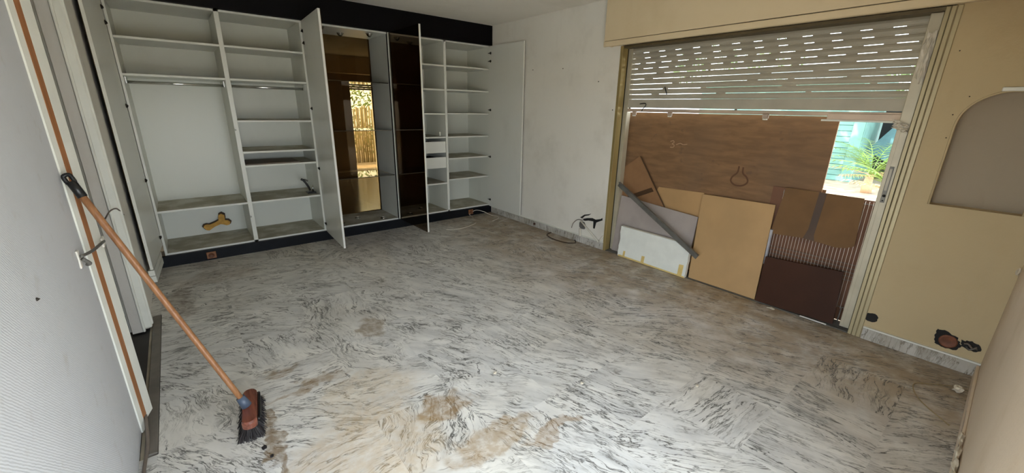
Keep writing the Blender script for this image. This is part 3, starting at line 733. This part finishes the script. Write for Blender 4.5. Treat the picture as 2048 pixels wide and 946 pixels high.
# ------------------------------------------------------------------ boards leaning in the window
ply = box('plywood_board', .200, .215, -3.985, -1.90, -.06, 1.490, M_PLY); tag(ply, 'large stained brown plywood board blocking the window', 'board')
box('corner_strip', .2145, .2185, -4.008, -3.985, -.06, .96, M_PLY, ply)
def flat_mark(name, pts, par, mat, x=.1996, th=.0012):
    bm = bmesh.new(); aprism(bm, [(x-th, y, z) for y, z in pts], [(x, y, z) for y, z in pts]); return finish(name, bm, mat, par)
def stroke(name, pts, w, par, mat, x=.1994):
    bm = bmesh.new(); pts = smooth_path([(x, a, b) for a, b in pts], 5)
    for i in range(len(pts)-1):
        a, b = pts[i], pts[i+1]; t = (b-a).normalized(); n = Vector((0, -t.z, t.y))*w/2
        aprism(bm, [a+n, b+n, b-n, a-n], [v+Vector((.0006, 0, 0)) for v in (a+n, b+n, b-n, a-n)])
    return finish(name, bm, mat, par)
M_MARK = plain('damp_stain', srgb(96, 64, 40), .8); M_CHALK = plain('chalk_mark', srgb(176, 142, 112), .9)
stroke('flask_stain', [(-3.365, 1.065), (-3.360, 1.01), (-3.325, .97), (-3.318, .93), (-3.36, .90), (-3.42, .905), (-3.455, .94), (-3.44, .98), (-3.405, 1.01), (-3.40, 1.06)], .014, ply, M_MARK)
stroke('chalk_figure', [(-2.695, 1.225), (-2.725, 1.235), (-2.735, 1.218), (-2.715, 1.205), (-2.738, 1.195), (-2.735, 1.175), (-2.70, 1.172)], .007, ply, M_CHALK)
stroke('chalk_figure', [(-2.76, 1.20), (-2.80, 1.215), (-2.83, 1.205), (-2.87, 1.212)], .008, ply, M_CHALK)

lean('fibreboard_sheet', [(-2.30, .02), (-2.643, .773), (-3.110, .790), (-3.107, .02)], .186, .012, .008, M_TAN2); o = bpy.context.scene.objects['fibreboard_sheet']
tag(o, 'tan fibreboard standing behind the grey panel', 'board')
o = thing('cardboard_sheet', (.17, -2.45, .6), 'tilted brown cardboard sheet with tape band beside the golden frame', 'cardboard')
lean('sheet', [(-2.395, 1.058), (-2.194, .905), (-2.194, .40), (-2.50, .25), (-2.86, .42)], .163, .012, .005, M_CARD, o)
lean('tape_band', [(-2.575, .758), (-2.605, .722), (-2.32, .585), (-2.30, .625)], .1575, .012, .001, M_TAPE, o)
lean('tape_band', [(-2.395, 1.058), (-2.415, 1.052), (-2.878, .418), (-2.86, .42)], .1575, .012, .001, M_TAPE, o)
gp = lean('grey_panel', [(-2.240, .622), (-3.113, .566), (-3.108, .273), (-3.112, .005), (-2.226, .006)], .085, .105, .010, M_GREYP); tag(gp, 'lilac grey panel leaning behind the white foam board', 'panel')
fo = thing('foam_board', (.02, -2.75, 0), 'white foam board with yellow tape pieces on the floor', 'foam board')
rnd = random.Random(4)
left = [(-2.370+.010*rnd.uniform(-1, 1), .016+.306*i/9) for i in range(1, 9)]
right = [(-3.146+.006*rnd.uniform(-1, 1), .24-.225*i/6) for i in range(1, 6)]
lean('slab', [(-2.382, .004)]+left+[(-2.363, .323), (-2.989, .320), (-3.144, .247)]+right+[(-3.149, .004)], .015, .14, .038, M_FOAM, fo)
for y0, y1, z1 in ((-2.47, -2.445, .075), (-2.705, -2.67, .085), (-3.12, -3.075, .12)):
    lean('tape_piece', [(y0, .006), (y0, z1), (y1, z1-.004), (y1, .006)], -.0235, .14, .0008, M_YTAPE, fo)
lean('edge_tape', [(-2.39, .003), (-3.148, .003), (-3.148, .016), (-2.39, .020)], -.0235, .14, .0006, M_YTAPE, fo)
ba = thing('metal_bar', (-.04, -3.25, .22), 'grey steel bar leaning diagonally across the white foam board', 'bar')
bm = bmesh.new(); P0, P1 = Vector((-.012, -2.300, .772)), Vector((-.052, -3.252, .252)); d = (P1-P0).normalized(); n = d.cross(Vector((1, 0, 0))).normalized()
q = [P0+n*.026, P1+n*.026, P1-n*.026, P0-n*.026]
aprism(bm, q, [v+Vector((.008, 0, 0)) for v in q]); finish('flange', bm, M_STEEL, ba)
bm = bmesh.new(); q = [P0+n*.026, P1+n*.026, P1+n*.018, P0+n*.018]; aprism(bm, q, [v+Vector((-.018, 0, 0)) for v in q]); finish('lip', bm, M_STEEL, ba)
tb_ = lean('tan_board', [(-3.114, .783), (-3.714, .795), (-3.750, .005), (-3.163, .004)], .040, .16, .012, M_TAN); tag(tb_, 'large tan fibreboard leaning in the middle of the window', 'board')
bb9 = lean('back_sheet', [(-3.66, .94), (-4.40, .93), (-4.40, .006), (-3.66, .006)], .178, .018, .006, M_DKB2); tag(bb9, 'reddish brown sheet behind the wire rack', 'sheet')
rk = thing('wire_rack', (.11, -4.0, 0), 'white wire rack with many thin upright wires behind the cardboard', 'rack')
def rkx(z): return .112+.068*z
for i in range(26):
    y = -3.757-.0222*i
    tube('wire', [(rkx(.12), y-.004, .12), (rkx(.925), y+.010, .925)], .0014, M_WIRE, rk, 5)
for z in (.13, .40, .905): tube('cross_wire', [(rkx(z)+.004, -3.74, z), (rkx(z)+.004, -4.325, z)], .0028, M_STEEL, rk, 5)
for z in (.34, .37, .43, .46): tube('cross_wire', [(rkx(z)+.004, -3.74, z), (rkx(z)+.004, -4.325, z)], .0022, M_STEEL, rk, 5)
box('end_post', rkx(.45)-.022, rkx(.45)-.002, -3.745, -3.725, .30, .60, plain('pale_blue_grey_plastic', srgb(176, 176, 182), .5), rk, .003)
for y in (-3.76, -4.30): tube('foot', [(rkx(.13), y, .13), (rkx(.0)-.01, y, .006)], .004, M_STEEL, rk, 6)
cb = thing('cardboard_box_sheet', (.13, -4.0, .56), 'flattened cardboard box with a dark tape stripe on the wire rack', 'cardboard')
lean('sheet', [(-3.761, .946), (-4.249, .944), (-4.271, .60), (-4.225, .575), (-4.166, .564), (-4.05, .575), (-3.936, .582), (-3.83, .572), (-3.726, .566)], .095, .075, .006, M_CARD2, cb)
lean('tape_stripe', [(-3.982, .947), (-4.030, .944), (-4.020, .62), (-4.030, .578), (-3.955, .583), (-3.975, .66)], .0885, .075, .001, M_TAPE, cb)
db = lean('dark_board', [(-3.752, .381), (-4.261, .413), (-4.293, .020), (-3.760, .005)], .030, .14, .016, M_DKB); tag(db, 'dark brown wooden board standing in front of the wire rack', 'board')
tag(box('white_batten', .0, .008, -4.26, -4.09, .0045, .012, M_FRAME), 'thin white strip lying at the foot of the dark board', 'strip')
chip('tile_chip', (-.035, -3.90, .006), (.012, .028, .008), 'pale chip on the floor before the dark board', seed=91)

# ------------------------------------------------------------------ broom
bro = thing('broom', (-3.48, -2.80, 0), 'long wooden handled broom leaning on the left door casing', 'broom')
top = Vector((-3.862, -2.600, 1.172)); soc = Vector((-3.495, -2.790, .115))
dv = (soc-top).normalized()
hd = tube('handle', [top+dv*(i/10)*(soc-top).length for i in range(11)], .0125, M_HANDLE, bro, 12)
bm = bmesh.new()
atube(bm, [top-dv*.03, top+dv*.035], .0155, 12)
s = dv.orthogonal().normalized(); s = Vector((0, 1, 0)).cross(dv).normalized()
loop = [top-dv*.025+s*.010, top-dv*.040+s*.011, top-dv*.056+s*.008, top-dv*.056-s*.008, top-dv*.040-s*.011, top-dv*.025-s*.010]
atube(bm, smooth_path(loop, 4), .0075, 8)
finish('hanging_cap', bm, M_BPLAST, bro, True)
tube('collar', [soc-dv*.035, soc+dv*.02], .019, M_COLLAR, bro, 14, .023)
hc = Vector((-3.478, -2.785, 0)); ha = math.radians(82); hx = Vector((math.cos(ha), math.sin(ha), 0)); hy = Vector((-math.sin(ha), math.cos(ha), 0))
def capsule(L_, w, n=10):
    out = []
    for i in range(n+1): a = -math.pi/2+math.pi*i/n; out.append((L_/2-w/2*.8+w/2*.8*math.cos(a), w/2*math.sin(a)))
    for i in range(n+1): a = math.pi/2+math.pi*i/n; out.append((-(L_/2-w/2*.8)+w/2*.8*math.cos(a), w/2*math.sin(a)))
    return out
bm = bmesh.new()
rings = []
for zz, sc in ((.052, .97), (.056, 1.0), (.078, 1.0), (.088, .94), (.092, .82)):
    rings.append([bm.verts.new(hc+hx*a*(1 if sc > .95 else .985)+hy*b*sc+Vector((0, 0, zz))) for a, b in capsule(.27, .064)])
for i in range(len(rings)-1):
    m = len(rings[0])
    for j in range(m): bm.faces.new([rings[i][j], rings[i][(j+1) % m], rings[i+1][(j+1) % m], rings[i+1][j]])
bm.faces.new(rings[0]); bm.faces.new(rings[-1])
hb = finish('head_block', bm, M_HEAD, bro)
tube('bumper', smooth_path([hc-hy*.036+hx*.115+Vector((0, 0, .068)), hc-hy*.039+Vector((0, 0, .066)), hc-hy*.036-hx*.10+Vector((0, 0, .066))], 5), .008, M_BPLAST, bro)
rnd = random.Random(11); bm = bmesh.new()
for i in range(1500):
    a = rnd.uniform(-.128, .128); b = rnd.uniform(-.028, .028)
    f = Vector((a*1.0, b, 0)); e = Vector((a*1.22+rnd.uniform(-.008, .008), b*2.0+rnd.uniform(-.008, .008), 0))
    p0 = hc+hx*f.x+hy*f.y+Vector((0, 0, .054)); p1 = hc+hx*e.x+hy*e.y+Vector((0, 0, .002))
    s_ = Vector((rnd.uniform(-1, 1), rnd.uniform(-1, 1), 0)).normalized()*.0016
    bm.faces.new([bm.verts.new(p0-s_), bm.verts.new(p0+s_), bm.verts.new(p1+s_), bm.verts.new(p1-s_)])
br_ = finish('bristles', bm, M_BRIST, bro); br_['kind'] = 'stuff'

# ------------------------------------------------------------------ room beyond the bronze glass
M_BEY = plaster('ochre_wall_beyond', srgb(170, 150, 116), srgb(140, 118, 86), .4)
M_BEYF = plain('polished_floor_beyond', srgb(190, 180, 160), .16, 0, .12, 2)
tag(box('floor', -3.0, 1.6, .68, 5.45, -.12, 0, M_BEYF), 'floor of the room beyond the bronze glass', None, None, 'structure')
tag(box('ceiling', -3.0, 1.6, .68, 5.45, CEIL, CEIL+.15, M_CEIL), 'ceiling of the room beyond the bronze glass', None, None, 'structure')
bm = bmesh.new(); abox(bm, -3.1, -3.0, .68, 5.45, 0, CEIL); abox(bm, 1.6, 1.7, .68, 5.45, 0, CEIL); abox(bm, .18, 1.7, .58, .68, 0, CEIL)
quad_wall('wall_beyond', bm, M_BEY, 'side walls of the room beyond the bronze glass')
bm = bmesh.new(); abox(bm, -3.0, -.20, 5.25, 5.45, 0, CEIL); abox(bm, .42, 1.6, 5.25, 5.45, 0, CEIL); abox(bm, -.20, .42, 5.25, 5.45, 2.03, CEIL)
quad_wall('wall_beyond', bm, M_BEY, 'ochre wall with a bright doorway seen through the bronze glass')
tag(box('trim_3', -3.0, 1.6, 4.95, 5.25, 2.18, CEIL-.001, M_PELM), 'pale bulkhead above the doorway beyond the bronze glass', None, None, 'structure')
s2 = thing('door_2', (.11, 5.3, 0), 'bright doorway with a half raised shutter beyond the bronze glass', None, None, 'structure')
for i in range(5): box('shutter_slat', -.20, .42, 5.34, 5.352, 1.85+i*.045, 1.888+i*.045, M_SLAT, s2)
box('door_jamb', .36, .42, 5.24, 5.45, 0, 2.03, M_FRAME, s2)

# ------------------------------------------------------------------ outside
M_SAND = plain('sandy_ground', srgb(172, 156, 132), .95, 0, .18, 3, .2)
tag(box('ground', -30, 40, -30, 30, -.3, -.121, M_SAND), 'pale sandy ground outside the window', None, None, 'structure')
tag(box('ground', 1.2, 34, -18, 6, -.121, -.045, M_SAND), 'pale sandy bank in front of the turquoise shed', None, None, 'structure')
tag(box('terrace', -9.0, -.2, -10.5, YN-.2, -.121, -.02, plain('terrace_concrete', srgb(222, 218, 210), .9, 0, .06)), 'pale terrace outside the near opening', None, None, 'structure')
shd = thing('garden_shed', (9.3, -1.2, -.045), 'pale turquoise boarded garden shed outside the window', 'shed')
M_TURQ = plain('turquoise_board', srgb(108, 152, 142), .6, 0, .08, 3)
box('core', 9.03, 11.2, -2.44, 1.6, -.045, 2.35, plain('shed_core', srgb(96, 136, 128), .8), shd)
for i in range(18): box('plank', 9.0, 9.03, -2.22, 1.6, -.04+i*.132, .084+i*.132, M_TURQ, shd, .006)
box('corner_post', 8.975, 9.05, -2.45, -2.22, -.045, 2.35, M_TURQ, shd, .006)
bm = bmesh.new(); aprism(bm, [(8.8, -2.6, 2.35), (8.8, 1.8, 2.35), (8.8, 1.8, 2.43), (8.8, -2.6, 2.43)], [(11.4, -2.6, 2.75), (11.4, 1.8, 2.75), (11.4, 1.8, 2.83), (11.4, -2.6, 2.83)]); finish('roof', bm, plain('shed_roof', srgb(120, 130, 126), .7), shd)
dk = box('dark_gap_sheet', 10.4, 10.5, -4.6, -2.5, -.045, 1.9, plain('gap_black', srgb(30, 34, 36), .8)); tag(dk, 'dark boarding standing in for the dark gap beside the turquoise shed', 'backdrop')  # near-black sheet fills in for the dark gap next to the shed
bm = bmesh.new(); cy, cz = -2.98, 1.02; a = math.radians(-32)
q = []
for u, v in ((-.26, -.55), (.26, -.55), (.26, .75), (-.26, .75)): q.append((9.75+.12*v, cy+u*math.cos(a)+v*math.sin(a), cz-u*math.sin(a)+v*math.cos(a)))
aprism(bm, q, [(x+.04, y, z) for x, y, z in q]); o = finish('teal_panel', bm, plain('teal_sheet', srgb(62, 104, 108), .5)); tag(o, 'tilted teal sheet leaning beside the turquoise shed', 'sheet')

M_FROND = plain('palm_green', srgb(96, 124, 48), .6, 0, .25, 4); M_DRY = plain('dry_palm', srgb(172, 146, 104), .8, 0, .2, 5); M_TRK = plain('palm_trunk', srgb(196, 156, 118), .9, 0, .2, 8, .3)
def palm(loc, n, hgt, seed, label, dry):
    rnd = random.Random(seed); p = thing('palm_plant', loc, label, 'plant', 'palms outside the window')
    L0_ = Vector(loc)
    tube('trunk', [L0_, L0_+Vector((0, .02, .18)), L0_+Vector((.02, .0, .38))], .10, M_TRK, p, 9, .06)
    for i in range(n):
        az = rnd.uniform(0, 2*math.pi); ln = hgt*rnd.uniform(.7, 1.15); up = rnd.uniform(.55, 1.25)
        isd = i < dry
        if isd: up = rnd.uniform(.1, .5); ln *= .6
        d2 = Vector((math.cos(az), math.sin(az), 0)); c0 = L0_+Vector((0, 0, .34)); pts = []
        for k in range(9):
            t = k/8; pts.append(c0+d2*ln*t*(.35+.65*t)*math.cos(up*.5)+Vector((0, 0, ln*up*(t-.55*t*t))))
        bm = bmesh.new(); atube(bm, pts, .010, 5, .003)
        for k in range(2, 9):
            for sgn in (-1, 1):
                for h_ in (0, .5):
                    if k == 8 and h_: continue
                    a0 = pts[k].lerp(pts[min(k+1, 8)], h_); tdir = (pts[min(k+1, 8)]-pts[k-1]).normalized(); sd = tdir.cross(Vector((0, 0, 1))).normalized()*sgn
                    e = a0+(sd*.75+tdir*.7)*ln*.24*(1.1-.09*k)+Vector((0, 0, -.04+rnd.uniform(-.03, .03))); w = tdir*.012
                    bm.faces.new([bm.verts.new(a0-w), bm.verts.new(a0+w), bm.verts.new(e)])
        finish('dry_frond' if isd else 'frond', bm, M_DRY if isd else M_FROND, p)
palm((7.55, -3.02, -.045), 26, 1.45, 3, 'green palm with dry lower fronds in front of the dark boarding', 10)
palm((5.6, -3.62, -.045), 20, .95, 8, 'smaller green palm nearest the window stile', 6)
def tree(loc, h_, r, seed, label, n=2600):
    rnd = random.Random(seed); p = thing('garden_tree', loc, label, 'tree', 'trees behind the shed'); L_ = Vector(loc)
    tube('trunk', [L_, L_+Vector((.1, .05, h_*.4)), L_+Vector((.0, .1, h_*.75))], .14, M_TRK, p, 8, .06)
    bm = bmesh.new(); blobs = [(L_+Vector((rnd.uniform(-r, r)*.7, rnd.uniform(-r, r), h_*rnd.uniform(.45, 1.0))), r*rnd.uniform(.35, .6)) for _ in range(9)]
    for i in range(n):
        c, q = rnd.choice(blobs); v = Vector((rnd.gauss(0, 1), rnd.gauss(0, 1), rnd.gauss(0, 1))).normalized()*q*rnd.uniform(.6, 1)
        a = Vector((rnd.gauss(0, 1), rnd.gauss(0, 1), rnd.gauss(0, 1))).normalized(); b = a.orthogonal().normalized(); s_ = rnd.uniform(.05, .12); o_ = c+v
        bm.faces.new([bm.verts.new(o_-a*s_), bm.verts.new(o_+b*s_*.5), bm.verts.new(o_+a*s_), bm.verts.new(o_-b*s_*.5)])
    f = finish('foliage', bm, plain('tree_leaf', srgb(96, 128, 66), .7, 0, .3, 6), p); f['kind'] = 'stuff'
tree((15.0, 3.4, -.12), 3.8, 2.0, 1, 'leafy tree behind the shed, leftmost through the shutter slots')
tree((14.0, -2.0, -.12), 2.9, 1.3, 2, 'leafy tree behind the shed seen through the middle slots')
tree((13.5, -6.8, -.12), 3.0, 1.3, 3, 'leafy tree behind the shed seen by the window stile')
# fence beyond the far doorway
fe = thing('bamboo_fence', (.4, 7.4, -.12), 'bamboo cane fence beyond the far doorway', 'fence')
M_BAM = plain('bamboo', srgb(170, 160, 118), .6, 0, .2, 4)
for i in range(30):
    x = -.55+i*.062; tube('cane', [(x, 7.4+.02*(i % 2), -.12), (x+random.uniform(-.015, .015), 7.4+.02*(i % 2), 1.45+random.uniform(-.06, .06))], .026, M_BAM, fe, 7)
rnd = random.Random(9); bm = bmesh.new()
for i in range(1400):
    c = Vector((rnd.uniform(-.8, 1.8), rnd.uniform(7.8, 8.6), rnd.uniform(.0, 2.4))); a = Vector((rnd.gauss(0, 1), rnd.gauss(0, 1), rnd.gauss(0, 1))).normalized(); b = a.orthogonal().normalized(); s_ = rnd.uniform(.04, .1)
    bm.faces.new([bm.verts.new(c-a*s_), bm.verts.new(c+b*s_*.5), bm.verts.new(c+a*s_), bm.verts.new(c-b*s_*.5)])
tag(finish('hedge', bm, plain('hedge_leaf', srgb(108, 136, 70), .7, 0, .3, 6)), 'green hedge behind the bamboo fence', 'hedge', None, 'stuff')

ct = thing('added_canopy', (7.8, -7.6, -.12), 'added tree crown over the yard that holds back sky light', 'tree')  # crown added to keep sky light off the shed and yard
L_ = Vector((7.8, -7.6, -.12)); tube('trunk', smooth_path([L_, L_+Vector((.1, .3, 1.6)), L_+Vector((-.2, 1.2, 3.2)), L_+Vector((-.3, 2.6, 5.3))], 4), .2, M_TRK, ct, 10, .09)
rnd = random.Random(21); bm = bmesh.new()
for i in range(5200):
    a_ = rnd.uniform(0, 2*math.pi); q_ = math.sqrt(rnd.random()); c = Vector((7.6+4.6*q_*math.cos(a_), -3.4+5.4*q_*math.sin(a_), 5.0+rnd.uniform(-.3, .9)-.5*q_*q_))
    a = Vector((rnd.gauss(0, 1), rnd.gauss(0, 1), rnd.gauss(0, .5))).normalized(); b = a.orthogonal().normalized(); s_ = rnd.uniform(.14, .26)
    bm.faces.new([bm.verts.new(c-a*s_), bm.verts.new(c+b*s_*.6), bm.verts.new(c+a*s_), bm.verts.new(c-b*s_*.6)])
f = finish('foliage', bm, plain('added_canopy_leaf', srgb(92, 118, 60), .7, 0, .3, 6), ct); f['kind'] = 'stuff'
